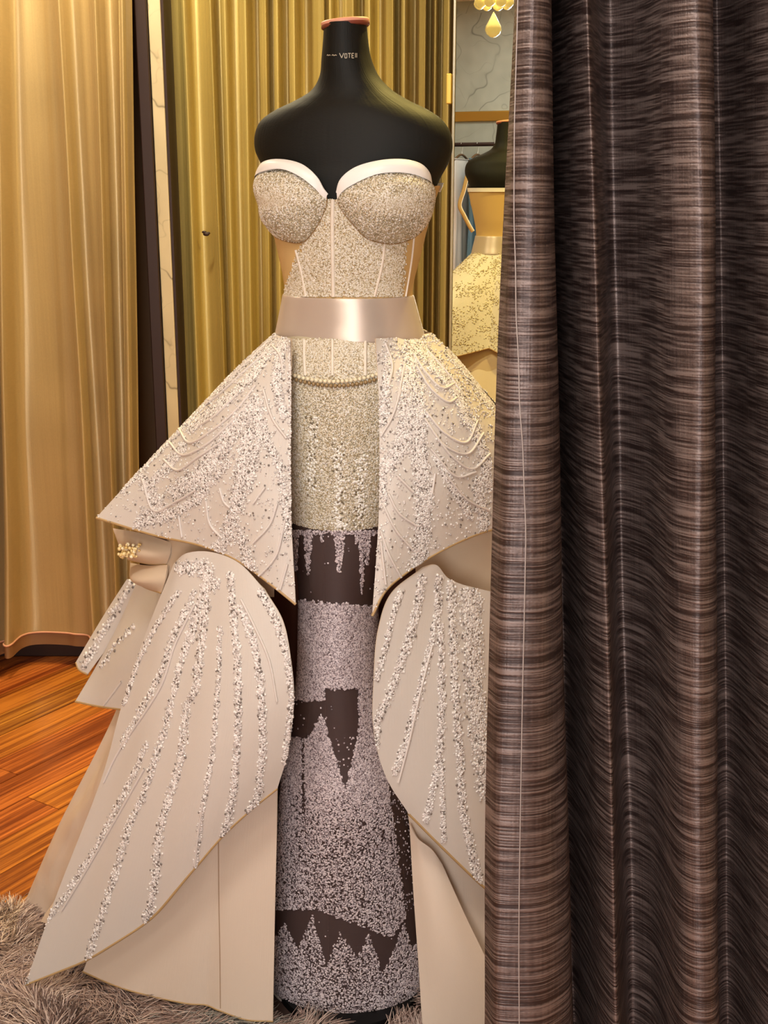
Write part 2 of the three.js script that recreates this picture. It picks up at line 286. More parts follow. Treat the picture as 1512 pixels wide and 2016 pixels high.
// ------------------------------------------------------------------ curtains
// ridges: [position at the top, at the hem, depth of the fold]; the cloth climbs slowly to each ridge and falls back behind it
function foldCurve(ridges, D, pyT, pyB, pathZ, last = ridges.length - 1) {
  const row = (k) => { const pts = []; ridges.forEach(([t, b, amp], i) => { const px = k ? b : t, nx = i + 1 < ridges.length ? ridges[i + 1][k] : px + 60, w = nx - px, na = i + 1 < ridges.length ? ridges[i + 1][2] : amp; const e = Math.min(1, w / 40); for (const [d, z] of [[-11 * e, -0.3 * amp], [-5 * e, -0.85 * amp], [0, -amp], [4 * e, -0.8 * amp], [6 * e, -0.1 * amp], [10 * e, 0.5 * amp], [23 * e, 0.6 * amp], [w * 0.6, 0.4 * amp], [w * 0.72, 0.16 * amp], [w - 20 * Math.min(1, e) * (w > 60 ? 1 : 0.6), 0.0]]) pts.push([px + d, z]); }); return pts.map(([px, z]) => { const q = P(px, k ? pyB : pyT, D); return V(q.x, 0, -D - z + (pathZ ? pathZ(q.x, k) : 0)); }); };
  const A = new THREE.CatmullRomCurve3(row(0), false, 'centripetal'), B = new THREE.CatmullRomCurve3(row(1), false, 'centripetal'); const n = 10 * ridges.length * 6; const a = A.getPoints(n), b = B.getPoints(n); const m = Math.round((10 * last + 5) / (10 * ridges.length - 1) * n); return { a: a.slice(0, m + 1), b: b.slice(0, m + 1), n: m };
}
function foldSurface({ a, b, n }, y1, y0, nv, wob, off = 0, t0 = 0) {
  return gridGeo(n, nv, (u, v, i, j) => { const t = t0 + (1 - t0) * Math.pow(v, 1.05), p = a[i].clone().lerp(b[i], t); p.y = lerp(y1, y0, v); p.x += wob * N(p.x * 9, p.y * 1.3, 1) * t; p.z += wob * 1.6 * N(p.x * 7, p.y * 1.7, 5) * t + off; return p; }, (u, v, q) => [q.x * 1.4, q.y * 0.7], false);
}
{
  const c = thing('curtain', 'champagne gold satin curtain at the left, hanging beside the marble pier', 'curtain', V(-1.3, 0, -3.95), 'gold satin curtains');
  const R = [[-420, -460, 0.03], [-330, -350, 0.028], [-240, -250, 0.03], [-150, -160, 0.03], [-70, -70, 0.03], [-20, -25, 0.03], [8, 4, 0.03], [33, 34, 0.055], [128, 190, 0.045], [205, 236, 0.055], [264, 264, 0.05], [330, 330, 0.02]];
  const f = foldCurve(R, 3.95, 0, 1245, (x, k) => (x < -1.22 ? 0.9 * Math.min(0.35, -1.22 - x) * (k ? 1 : 0.3) : 0), 10);
  const yH = 0.127;
  part('curtain_cloth', foldSurface(f, 2.9, yH, 60, 0.008), M.goldCurtain, c);
  part('hem_band', foldSurface(f, yH + 0.0, yH - 0.046, 3, 0.008, 0.004, 1), M.hemBrown, c, 'brown hem band');
  const pts = f.b.filter((_, i) => i % 3 === 0).map((p) => { const q = p.clone(); q.y = yH; q.x += 0.008 * N(p.x * 9, yH * 1.3, 1); q.z += 0.008 * 1.6 * N(p.x * 7, yH * 1.7, 5) + 0.006; return q; });
  part('hem_piping', new THREE.TubeGeometry(new THREE.CatmullRomCurve3(pts, false, 'centripetal'), 300, 0.0035, 6), M.hemPink, c, 'pale pink piping');
  part('curtain_rod', new THREE.CylinderGeometry(0.014, 0.014, 1.75, 16).rotateZ(Math.PI / 2).translate(-1.72, 2.9, -3.97), M.gold, c);
}
{
  const c = thing('curtain', 'olive gold satin curtain directly behind the black dress form', 'curtain', V(-0.3, 0, -4.1), 'gold satin curtains');
  const R = [[318, 345, 0.023], [366, 412, 0.038], [416, 463, 0.038], [447, 452 + 26, 0.030], [490, 508, 0.046], [529, 540, 0.038], [552, 560, 0.034], [585, 592, 0.049], [641, 645, 0.038], [653, 660, 0.023], [697, 700, 0.046], [729, 730, 0.034], [774, 770, 0.046], [797, 792, 0.034], [837, 826, 0.046], [857, 846, 0.030], [884, 868, 0.038]];
  const f = foldCurve(R, 4.2, 0, 1290);
  part('curtain_cloth', foldSurface(f, 2.9, 0.05, 60, 0.004), M.oliveCurtain, c);
  part('curtain_rod', new THREE.CylinderGeometry(0.014, 0.014, 1.1, 16).rotateZ(Math.PI / 2).translate(-0.28, 2.9, -4.22), M.gold, c);
  const s = []; for (const [px, py, r] of [[402, 457, 0.008], [406, 461, 0.011], [410, 459, 0.007]]) { const q = P(px, py, 4.17); s.push(new THREE.SphereGeometry(r, 10, 8).scale(1, 0.6, 0.4).translate(q.x, q.y, q.z)); }
  part('dark_button', mergeGeometries(s), M.darkWood, c, 'small dark brown button on a fold');
}
{ // the near curtain
  const c = thing('curtain', 'dark slub-weave drape with horizontal streaks hanging in the right foreground', 'curtain', V(0.3, 0, -1.3));
  const D = 1.3;
  // [position at the top, at the bottom of the picture, depth]
  const K = [[1010, 952, -0.012], [1016, 975, -0.03], [1040, 1010, -0.036], [1065, 1070, -0.03], [1083, 1120, -0.005], [1092, 1142, 0.035], [1102, 1160, 0.05], [1114, 1178, 0.03], [1130, 1194, 0.004], [1152, 1212, -0.012], [1186, 1238, 0.014], [1236, 1276, 0.04], [1284, 1310, 0.03], [1316, 1334, -0.018], [1352, 1366, -0.032], [1388, 1402, -0.02], [1430, 1444, 0.03], [1475, 1482, 0.04], [1515, 1520, 0.0], [1560, 1560, -0.03], [1620, 1620, 0.02], [1690, 1690, 0.036], [1760, 1760, -0.02], [1840, 1840, 0.03], [1940, 1940, -0.02], [2040, 2040, 0.02]];
  const row = (k) => new THREE.CatmullRomCurve3(K.map((q) => { const w = P(q[k], k ? 2016 : 0, D); return V(w.x, 0, -D - q[2] * (q[2] > 0 ? 2.8 : 1.25)); }), false, 'centripetal').getPoints(260);
  const a = row(0), b = row(1), yT = P(1000, 0, D).y, yB = P(1000, 2016, D).y;
  let L = [0]; for (let i = 1; i < a.length; i++) L.push(L[i - 1] + a[i].distanceTo(a[i - 1]));
  const nv = 90, pos = (i, y) => { const t = clamp((yT - y) / (yT - yB), -0.6, 1.5), p = a[i].clone().lerp(b[i], t); const m = smooth(1.55, 0.9, y); p.x -= 0.006 * m * Math.exp(-i * i / 900) * (0) + 0.0; if (i < 40) { const g = 1 - i / 40; const q = Math.sin(Math.PI * clamp(t, 0, 1)); p.x -= 0.0085 * q * g; } p.x += 0.004 * N(i * 0.05, y * 2.0, 3); p.z += 0.006 * N(i * 0.06, y * 1.6, 8); p.y = y; return p; };
  const yOf = (v) => lerp(2.9, 0.02, v);
  part('curtain_cloth', gridGeo(260, nv, (u, v, i) => pos(i, yOf(v)), (u, v, q) => { const i = Math.round(u * 260); return [L[i] * 1.9, yOf(v) * 1.9]; }), M.darkCurtain, c);
  // side hem: a folded strip on the leading edge and its row of stitches
  const st = []; for (let k = 0; k <= 60; k++) { const y = lerp(2.85, 0.05, k / 60), i = Math.round(lerp(10, 22, smooth(1.75, 1.2, y))); const q = pos(i, y); q.z += 0.0006; st.push(q); }
  part('side_hem', gridGeo(12, nv, (u, v, i) => { const q = pos(i, yOf(v)); q.z -= 0.004; return q; }, (u, v, q) => [L[Math.round(u * 12)] * 1.9 + 0.3, yOf(v) * 1.9 + 0.2]), M.darkCurtain, c);
  part('hem_stitch', new THREE.TubeGeometry(new THREE.CatmullRomCurve3(st), 200, 0.0007, 5), std({ color: srgb(170, 158, 152), roughness: 0.6 }), c, 'pale line of stitching');
  part('curtain_rod', new THREE.CylinderGeometry(0.014, 0.014, 1.2, 16).rotateZ(Math.PI / 2).translate(0.72, 2.9, -1.3), M.gold, c);
}

// ------------------------------------------------------------------ tall mirror
const MN = V(-0.57, 0, 3.0).normalize(), M0 = V(0.203, 0, -3.7), MD = V(MN.z, 0, -MN.x);
const unfold = (px, py, D) => { const p = P(px, py, D); return p.addScaledVector(MN, -2 * p.clone().sub(M0).dot(MN)); };
{
  const t = thing('mirror', 'tall frameless wall mirror at right showing the back of the gown', 'mirror', M0.clone());
  const rot = Math.atan2(MN.x, MN.z), put = (g) => g.rotateY(rot).translate(M0.x, 0, M0.z);
  part('mirror_glass', put(new THREE.BoxGeometry(1.2, 2.62, 0.006).translate(0.605, 1.4, -0.003)), M.mirror, t);
  part('mirror_back', put(new THREE.BoxGeometry(1.2, 2.62, 0.03).translate(0.605, 1.4, -0.022)), M.darkWood, t);
  part('edge_strip', put(new RoundedBoxGeometry(0.008, 2.64, 0.044, 2, 0.002).translate(0.0, 1.4, -0.018)), M.silver, t, 'thin pale metal edge strip');
  const y1 = P(884, 145, 3.7).y, y0 = P(884, 205, 3.7).y;
  part('edge_bracket', put(new RoundedBoxGeometry(0.014, y1 - y0, 0.03, 2, 0.003).translate(-0.013, (y0 + y1) / 2, 0.0)), M.brass, t, 'bright brass bracket');
}

// ------------------------------------------------------------------ dress form
const TORSO = [[48, 638, 722, .042, .042], [80, 636, 725, .043, .043], [115, 633, 731, .046, .046], [150, 629, 746, .05, .05], [178, 612, 772, .056, .06], [198, 578, 803, .063, .075], [217, 537, 840, .072, .085], [238, 509, 869, .08, .095], [265, 498, 886, .088, .1], [295, 499, 889, .095, .105], [325, 512, 880, .1, .105], [360, 521, 862, .105, .1], [420, 533, 842, .1, .095], [500, 553, 822, .092, .09], [580, 566, 806, .085, .085], [660, 550, 830, .1, .1], [740, 530, 850, .112, .12]].map(ringRow);
const torso = new Rings(TORSO, YAW, -AX);
const GX = P(682, 1000, AX).x;
const ORG = V(GX, 0, -AX);
{
  const t = thing('dress_form', 'black cloth dress form with a pink neck cap, wearing the pale gown', 'dress form', ORG.clone());
  part('torso', torso.geo(96, 120, 0, [1, 1]), M.blackCloth, t);
  const r = torso.row(0), tilt = new THREE.Matrix4().makeRotationZ(0.09);
  const cap = (pts) => new THREE.LatheGeometry(pts.map(([x, y]) => new THREE.Vector2(x, y)), 40).scale(1, 1, 0.98).applyMatrix4(tilt).translate(r[1], r[0], -AX);
  part('neck_cap', cap([[0, 0.0075], [0.03, 0.0074], [0.0405, 0.0065], [0.042, 0.004], [0.041, 0.001]]), M.capPink, t, 'pink neck cap');
  part('cap_band', cap([[0.041, 0.001], [0.0418, -0.001], [0.0415, -0.004], [0.039, -0.006], [0, -0.006]]), M.capRed, t, 'dark red band');
  // the small printed mark on the neck: light strokes too small to read in the photograph
  const cv = document.createElement('canvas'); cv.width = 256; cv.height = 64; const k = cv.getContext('2d'); k.clearRect(0, 0, 256, 64); k.strokeStyle = 'rgb(176,166,146)'; k.fillStyle = 'rgb(176,166,146)'; k.lineWidth = 5;
  k.beginPath(); for (const [x0, y0, x1, y1] of [[8, 34, 14, 28], [14, 28, 20, 35], [20, 35, 28, 29], [28, 29, 36, 34], [46, 34, 54, 28], [54, 28, 62, 35], [62, 35, 72, 30], [72, 30, 84, 33]]) { k.moveTo(x0, y0); k.lineTo(x1, y1); } k.stroke();
  k.lineWidth = 6; k.beginPath(); for (const [x0, y0, x1, y1] of [[104, 20, 122, 48], [122, 48, 138, 20], [146, 24, 146, 48], [146, 24, 162, 24], [162, 24, 162, 48], [146, 48, 162, 48], [170, 22, 192, 22], [181, 22, 181, 48], [200, 22, 200, 48], [200, 22, 216, 22], [200, 35, 213, 35], [200, 48, 216, 48], [228, 20, 228, 46], [238, 20, 238, 46]]) { k.moveTo(x0, y0); k.lineTo(x1, y1); } k.stroke();
  const tx = new THREE.CanvasTexture(cv); tx.colorSpace = THREE.SRGBColorSpace;
  part('neck_print', gridGeo(24, 4, (u, v) => torso.on(lerp(643, 706, u), lerp(98, 120, v), 0.0006), (u, v) => [u, 1 - v]), std({ map: tx, transparent: true, roughness: 0.5, polygonOffset: true, polygonOffsetFactor: -1 }), t, 'small pale printed mark');
  part('pole', new THREE.CylinderGeometry(0.019, 0.019, 1.25, 20).translate(GX - 0.062, 0.63, -AX + 0.02), M.greyMetal, t);
  part('stand_base', new THREE.CylinderGeometry(0.15, 0.155, 0.009, 48).translate(GX, 0.0135, -AX), M.blackMetal, t);
}

// ------------------------------------------------------------------ the gown
const gown = thing('gown', 'pale blush strapless ball gown with beaded peplum, satin belt and sheer beaded front', 'gown', ORG.clone());
const B = (px, py, off) => torso.on(px, py, off);
{ // bodice
  const bod = new Rings(TORSO.slice(10, 16), YAW, -AX, null, 0.006);
  class Cut extends Surface { constructor() { super(); this.sign = bod.sign; this.u0 = 0.22; this.u1 = 0.78; } eval(u, v) { const f = Math.abs((u - 0.5) * 360), py = f < 50 ? 392 : lerp(392, 366, smooth(50, 80, f)), y0 = P(690, py, AX).y, y1 = P(690, 590, AX).y; return bod.eval(u, bod.vOf(lerp(y0, y1, v))); } }
  const cut = new Cut();
  const bm = part('bodice', cut.geo(96, 30), M.nude, gown, 'golden nude bodice with fine beads');
  seed(5);
  const lx = (y) => lerp(598, 560, (y - 470) / 110), rx = (y) => lerp(800, 792, (y - 470) / 110);
  beads('bead_field', scatter(cut, 30000, (x, y) => (y > 380 && y < 584 ? smooth(-6, 8, x - (y > 470 ? lx(y) : 600)) * smooth(-6, 14, (y > 470 ? rx(y) : 800) - x) : 0), 0.001, 0.0011, 0.0018, PAL.gold.concat([srgb(236, 228, 216), srgb(226, 216, 200)]), [0.3, 0.7]), bm);
  // cups
  const cup = (outline, n, h, gath) => {
    const uv = outline.map(([x, y, o]) => { const [u, v] = torso.locate(x, y); return V(u, v * 4, o * 4); }), ring = new THREE.CatmullRomCurve3(uv, true, 'centripetal').getSpacedPoints(120), ctr = V(0, 0, 0); uv.forEach((p) => ctr.addScaledVector(p, 1 / uv.length));
    class Dome extends Surface { constructor() { super(); this.sign = 1; if (this.normal(0.3, 0.5).dot(n) < 0) this.sign = -1; } eval(u, v) { const x = ((u % 1) + 1) % 1 * 120, i = Math.floor(x) % 120, e = ring[i].clone().lerp(ring[(i + 1) % 120], x - Math.floor(x)); const q = ctr.clone().lerp(e, v), p = torso.at(q.x, q.y / 4, q.z / 4 + h * 0.45 * Math.pow(Math.max(0, 1 - v * v), 0.8)); const below = smooth(0.0, 0.05, q.y - ctr.y); return p.addScaledVector(n, h * 0.55 * Math.pow(Math.max(0, 1 - v * v), 0.7) + gath * below * Math.sin(q.x * 900) * Math.sin(Math.PI * v)); } }
    return new Dome();
  };
  const nl = V(-0.25, 0.08, 0.95).normalize(), nr = V(0.06, 0.06, 1).normalize();
  const left = cup([[516, 356, .012], [540, 338, .014], [578, 339, .014], [612, 354, .013], [645, 386, .008], [640, 418, .006], [622, 452, .006], [598, 476, .006], [566, 472, .006], [540, 448, .006], [522, 410, .008]], nl, 0.034, 0.0014);
  const right = cup([[668, 384, .008], [700, 357, .013], [745, 341, .014], [795, 338, .014], [838, 356, .012], [846, 390, .008], [834, 436, .006], [808, 466, .006], [770, 478, .006], [728, 470, .006], [696, 440, .006], [674, 410, .006]], nr, 0.042, 0.0012);
  for (const [s, k] of [[left, 1], [right, 2]]) {
    const m = part('bust_cup', s.geo(180, 24), M.nudeGrey, gown); seed(50 + k);
    beads('bead_field', scatter(s, 9000, () => 1, 0.0008, 0.0010, 0.0017, PAL.gold.concat([srgb(236, 228, 216), srgb(226, 216, 200), srgb(240, 232, 222)]), [0, 1], [0.0, 1]).filter((b, i) => true), m);
    const rim = []; for (let i = 0; i < 90; i++) rim.push(s.at(i / 90, 0.995, 0.001)); part('cup_seam', new THREE.TubeGeometry(new THREE.CatmullRomCurve3(rim, true), 180, 0.0012, 6, true), std({ color: srgb(150, 118, 74), roughness: 0.6 }), gown);
  }
  // neckline band, one over each cup
  const band = (top, bot) => { const T = toV(top.map(([x, y, o]) => B(x, y, o))), Bo = toV(bot.map(([x, y, o]) => B(x, y, o))); return new Panel({ top: T, bottom: Bo, left: [T[0], Bo[0]], right: [T[T.length - 1], Bo[Bo.length - 1]], bulge: 0.003 }); };
  const b1 = band([[517, 342, .008], [526, 325, .012], [545, 317, .016], [575, 320, .018], [606, 334, .018], [630, 353, .016], [641, 372, .013], [648, 382, .01]], [[516, 360, .014], [526, 346, .02], [543, 340, .024], [575, 340, .027], [606, 352, .025], [628, 369, .02], [637, 382, .014], [645, 390, .009]]);
  const b2 = band([[667, 378, .01], [676, 356, .015], [700, 339, .018], [745, 323, .019], [790, 318, .018], [820, 324, .015], [836, 338, .01], [843, 358, .005]], [[669, 391, .009], [680, 375, .018], [702, 361, .024], [745, 345, .028], [790, 340, .027], [820, 345, .022], [836, 356, .014], [843, 374, .006]]);
  for (const s of [b1, b2]) { part('neckline_band', mergeGeometries([s.geo(60, 8, 0.003), s.geo(60, 8, -0.0005)]), M.satinWhite, gown, 'white satin neckline band'); const e = []; for (let i = 0; i <= 40; i++) e.push(s.at(i / 40, 0, 0.0012)); part('band_edge', new THREE.TubeGeometry(new THREE.CatmullRomCurve3(e), 80, 0.0022, 8), M.satinWhite, gown); }
  // side wing at the right armhole, back edge
  // back of the bodice gets a straight band
  const bt = (py, u) => bod.eval(u, bod.vOf(P(690, py, AX).y));
  part('back_band', gridGeo(60, 3, (u, v) => { const w = u < 0.5 ? lerp(0.755, 1, u * 2) : lerp(0, 0.245, u * 2 - 1); const q = bt(lerp(360, 378, v), w); const c = V(GX, q.y, -AX); return q.add(q.clone().sub(c).normalize().multiplyScalar(0.004)); }), M.satinWhite, gown);
  // boning
  for (const [line, r] of [[[[656, 386], [655, 450], [656, 520], [657, 584]], 0.004], [[[583, 492], [594, 535], [603, 584]], 0.0026], [[[757, 480], [752, 520], [737, 584]], 0.0026], [[[817, 440], [810, 510], [798, 584]], 0.0018]]) part('boning', tubeOn(cut, line, r, 0.001).translate(0, 0, 0), M.boning, gown);
}
{ // belt
  const row = (py, L, R, bf, bb) => ringRow([py, L, R, bf, bb]);
  const rows = [row(583, 562, 808, .088, .09), row(580, 556, 814, .094, .095), row(600, 552, 820, .098, .099), row(630, 546, 828, .103, .104), row(655, 541, 835, .109, .11), row(661, 542, 834, .107, .108), row(661, 549, 828, .1, .1)];
  const s = new Rings(rows, YAW, -AX); part('belt', s.geo(120, 36), M.belt, gown, 'broad pale satin belt');
}
// the narrow front skirt
const colRow = ([py, Df, L, R]) => { const f = P(680, py, Df), a = P(L, py, Df + 0.07), b = P(R, py, Df + 0.07); return [f.y, (a.x + b.x) / 2, (b.x - a.x) / 2, AX - Df, AX - Df]; };
const colRows = [[664, 2.095, 548, 828], [700, 2.08, 536, 842], [760, 2.06, 522, 850], [860, 2.05, 520, 846], [960, 2.05, 534, 820], [1060, 2.055, 556, 784], [1190, 2.06, 582, 746], [1300, 2.06, 584, 745], [1400, 2.06, 580, 752], [1500, 2.06, 568, 775], [1600, 2.055, 550, 800], [1800, 2.08, 538, 824], [2003, 2.09, 534, 834]].map(colRow);
const col = new Rings(colRows, 0, -AX);
{
  const vA = col.vOf(P(680, 1045, 2.055).y);
  const sub = (v0, v1) => gridGeo(80, 40, (u, v) => col.eval(u, lerp(v0, v1, v)), null, col.sign > 0);
  const hip = part('hip_skirt', sub(0, vA), M.nudeGrey, gown, 'greyish gold beaded upper skirt');
  const she = part('sheer_skirt', sub(vA, 1), M.sheer, gown, 'dark sheer lower skirt with bead drips');
  seed(9);
  const drip = [[583, 7, 1122], [607, 10, 1132], [634, 7, 1068], [668, 13, 1126], [702, 7, 1072], [722, 10, 1110], [712, 7, 1168]];
  const zig = (x) => { const pk = [[540, 1850], [560, 1818], [588, 1868], [615, 1798], [643, 1902], [668, 1836], [704, 1882], [726, 1838], [753, 1916], [775, 1870], [795, 1816], [812, 1870], [830, 1830]]; for (let i = 0; i + 1 < pk.length; i++) if (x >= pk[i][0] && x < pk[i + 1][0]) { const t = (x - pk[i][0]) / (pk[i + 1][0] - pk[i][0]); return lerp(pk[i][1], pk[i + 1][1], t); } return 1850; };
  const dens = (x0, y0) => {
    const x = x0 + 3.5 * N(x0 * 0.11, y0 * 0.11, 21), y = y0 + 5 * N(x0 * 0.13, y0 * 0.13, 33);
    if (y < 668) return 0; if (y < 1036 + 6 * N(x * 0.1, 0, 2)) return 1;
    const top2 = 1182 + 0.09 * (x - 590) * 0.9 + 5 * N(x * 0.15, 0, 4);
    if (y < top2) { let d = 0.0012; for (const [c, w, e] of drip) { const t = (y - 1030) / (e - 1030); if (t < 1 && Math.abs(x - c) < w * (1 - 0.75 * t)) d = 0.75; } if (y < 1052 && N(x * 0.09, 3) > -0.15) d = Math.max(d, 0.6); return d; }
    if (y < 1362 + 8 * N(x * 0.12, 0, 6) + (x < 640 ? 16 : -6)) return 0.95;
    if (y < 1790) {
      const gapR = 706 - Math.max(0, y - 1440) * 0.22, gapL = 645 + Math.max(0, y - 1440) * 0.3;
      if (y < 1450 && x > 645 && x < 706) return 0.0015; if (y >= 1450 && y < 1605 && x > gapL && x < gapR) return 0.02;
      if (y < 1452 && x < 645) { const peak = 1452 - 46 * Math.max(0, 1 - Math.abs(x - 632) / 22); return y > peak ? 0.9 : 0.003; }
      if (Math.abs(x - 597 - (y - 1450) * 0.01) < 3 && y > 1400 && y < 1605) return 0.05;
      const rl = 758 + (y - 1500) * 0.135; if (x > rl && y > 1480) return 0.06; if (x < 548 + Math.max(0, (1650 - y)) * 0.12 && y > 1500) return 0.35; return 0.85;
    }
    const low = x < 620 ? 1790 : x < 770 ? lerp(1788, 1846, (x - 620) / 150) : lerp(1846, 1780, (x - 770) / 45);
    if (y < low + 4 * N(x * 0.2, 9)) return x > 797 + (y - 1780) * 0.1 ? 0.15 : 0.9; if (y < zig(x)) return 0.003; return 0.9;
  };
  const fb = scatter(col, 60000, (x, y) => (y < 1047 ? dens(x, y) : 0), 0.001, 0.0011, 0.0018, PAL.gold.concat([srgb(236, 228, 216), srgb(214, 204, 188)]), [0.26, 0.74], [0, vA]);
  beads('bead_field', fb, hip);
  const streaks = [[[666, 880], [670, 1036]], [[619, 830], [614, 960]], [[712, 900], [706, 1030]]];
  beads('bright_beads', scatter(col, 30000, (x, y) => (y < 1046 && y > 800 ? 0.3 * Math.max(...streaks.map((l) => Math.exp(-((distTo(l, x, y) / 9) ** 2)))) : 0), 0.0016, 0.0018, 0.0026, [srgb(246, 240, 230), srgb(232, 224, 208), srgb(120, 104, 80)], [0.3, 0.7], [0, vA]), hip);
  const lb = scatter(col, 150000, (x, y) => (y >= 1044 ? dens(x, y) : 0), 0.001, 0.0013, 0.0021, PAL.lilac, [0.2, 0.8], [vA - 0.03, 1]);
  beads('bead_field', lb, she);
  for (const x of [600, 655, 719]) part('boning', tubeOn(col, [[x, 670], [x, 705], [x + (x < 650 ? 2 : 0), 740]], 0.003, 0.0015), M.boning, gown);
  const pg = new THREE.SphereGeometry(0.0037, 12, 8), dm = phys({ color: srgb(150, 122, 80), roughness: 0.3, clearcoat: 0.5 }), pm = phys({ color: srgb(238, 224, 190), roughness: 0.2, clearcoat: 0.6 });
  for (let r = 0; r < 2; r++) for (let i = 0; i < 21; i++) { const x = lerp(575, 741, i / 20), t = (x - 658) / 83; const q = col.on(x + r * 3, 752 - 14 * t * t + r * 8, 0.004); part('pearl', pg.clone().translate(q.x, q.y, q.z), r ? dm : pm, gown); }
  const hem = []; for (let i = 0; i < 60; i++) hem.push(col.at(i / 60, 0.998, 0.002)); part('skirt_hem', new THREE.TubeGeometry(new THREE.CatmullRomCurve3(hem, true), 120, 0.0025, 6, true), M.cord, gown);
  // added sheet behind, open to the front; its brown paints the shade inside the skirt
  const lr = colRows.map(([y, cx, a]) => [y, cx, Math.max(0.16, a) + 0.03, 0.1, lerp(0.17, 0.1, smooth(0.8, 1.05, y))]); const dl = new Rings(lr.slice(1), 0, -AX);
  part('shade_sheet', gridGeo(50, 30, (u, v) => dl.eval(u < 0.5 ? lerp(0.70, 1, u * 2) : lerp(0, 0.30, u * 2 - 1), lerp(0.22, 1, v))), M.shadeBrown, gown, 'added brown sheet painted as the shade inside the skirt');
}
// overskirt pieces
function cloth(name, opt, mat, { lining = true, nu = 70, nv = 70, label, th = 0.003 } = {}) {
  const s = new Panel(opt), m = part(name, s.geo(nu, nv, 0, [1.2, 1.2]), mat, gown, label);
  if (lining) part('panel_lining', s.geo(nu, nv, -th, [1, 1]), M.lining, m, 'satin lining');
  const e = []; for (let i = 0; i <= 60; i++) e.push(s.at(i / 60, 1, -th / 2)); part('hem_edge', new THREE.TubeGeometry(new THREE.CatmullRomCurve3(e), 120, 0.0028, 6), M.goldCord, m, 'tan hem edge');
  return [s, m];
}
function embroider(s, m, bands, cords, k, tries, dens = 1, r0 = 0.0016, r1 = 0.0036, base = 0) {
  seed(k); let i = 0;
  for (const c of cords) part('cord', tubeOn(s, c, 0.0024, 0.0014), M.cord, m);
  const list = scatter(s, tries, (x, y) => { let a = 0; for (const [w, line] of bands) { const d = distTo(line, x, y) / w; if (d < 1.6) a = Math.max(a, Math.exp(-1.6 * d * d)); } a = Math.max(a, base * (N(x * 0.05, y * 0.05, k + 3) > -0.1 ? 1 : 0.15)); return a * dens * (0.55 + 0.9 * Math.max(0, N(x * 0.09, y * 0.09, k) + 0.4)); }, 0.001, r0, r1, PAL.pearl);
  for (const b of list) b.flat = rr(0.4, 0.9);
  beads('bead_embroidery', list, m);
}
{ // peplum, left front
  const [s, m] = cloth('peplum', { top: [[540, 657, 2.2], [552, 662, 2.13], [572, 666, 2.075]], left: [[540, 657, 2.2], [470, 722, 2.2], [380, 818, 2.2], [280, 924, 2.2], [193, 1020, 2.2]], right: [[572, 666, 2.075], [573, 800, 2.03], [573, 1000, 1.99], [582, 1190, 1.965]], bottom: [[193, 1020, 2.2], [300, 1053, 2.13], [400, 1076, 2.06], [470, 1106, 2.01], [540, 1156, 1.975], [582, 1190, 1.965]], bulge: 0.045, ripple: (u, v) => 0.005 * Math.sin(u * 15 + 1) * v * (1 - u) }, M.gown, { label: 'beaded left front of the peplum' });
  embroider(s, m, [
    [8, [[531, 685], [499, 738], [457, 780], [400, 825], [376, 845]]], [16, [[501, 795], [448, 866], [394, 938], [347, 967]]], [11, [[275, 935], [300, 975], [320, 1000], [280, 1020]]],
    [14, [[505, 807], [490, 866], [475, 923], [466, 997], [448, 1057], [424, 1087]]], [11, [[462, 1040], [478, 1067], [495, 1125]]], [8, [[516, 831], [531, 878], [552, 923], [561, 997], [567, 1057]]], [8, [[448, 908], [388, 985], [329, 1018], [270, 1034]]], [8, [[555, 676], [543, 753], [558, 819]]], [9, [[360, 880], [320, 930], [290, 960]]], [9, [[500, 800], [515, 850], [500, 900], [490, 960]]], [4, [[530, 670], [430, 768], [330, 872], [240, 968]]], [3, [[571, 690], [571, 1050]]],
  ], [
    [[525, 694], [478, 735], [436, 774], [409, 795]], [[504, 759], [466, 807], [418, 848], [373, 872], [353, 845]], [[495, 789], [448, 839], [403, 878], [359, 896], [335, 872]], [[439, 869], [388, 902], [350, 926], [323, 905]], [[388, 964], [347, 988], [305, 1006], [281, 944]], [[519, 768], [537, 825], [564, 863]], [[536, 680], [552, 700], [558, 735]], [[433, 961], [442, 988], [454, 1000]], [[406, 985], [415, 1033], [439, 1060]], [[353, 1015], [359, 1057]], [[546, 991], [531, 1033], [499, 1069]], [[561, 1024], [543, 1095], [510, 1135]], [[522, 959], [499, 991]], [[566, 1110], [552, 1160]], [[530, 672], [490, 712], [455, 745]], [[470, 775], [420, 822], [395, 838]],
  ], 101, 110000, 0.75, 0.001, 0.0021, 0.035);
}
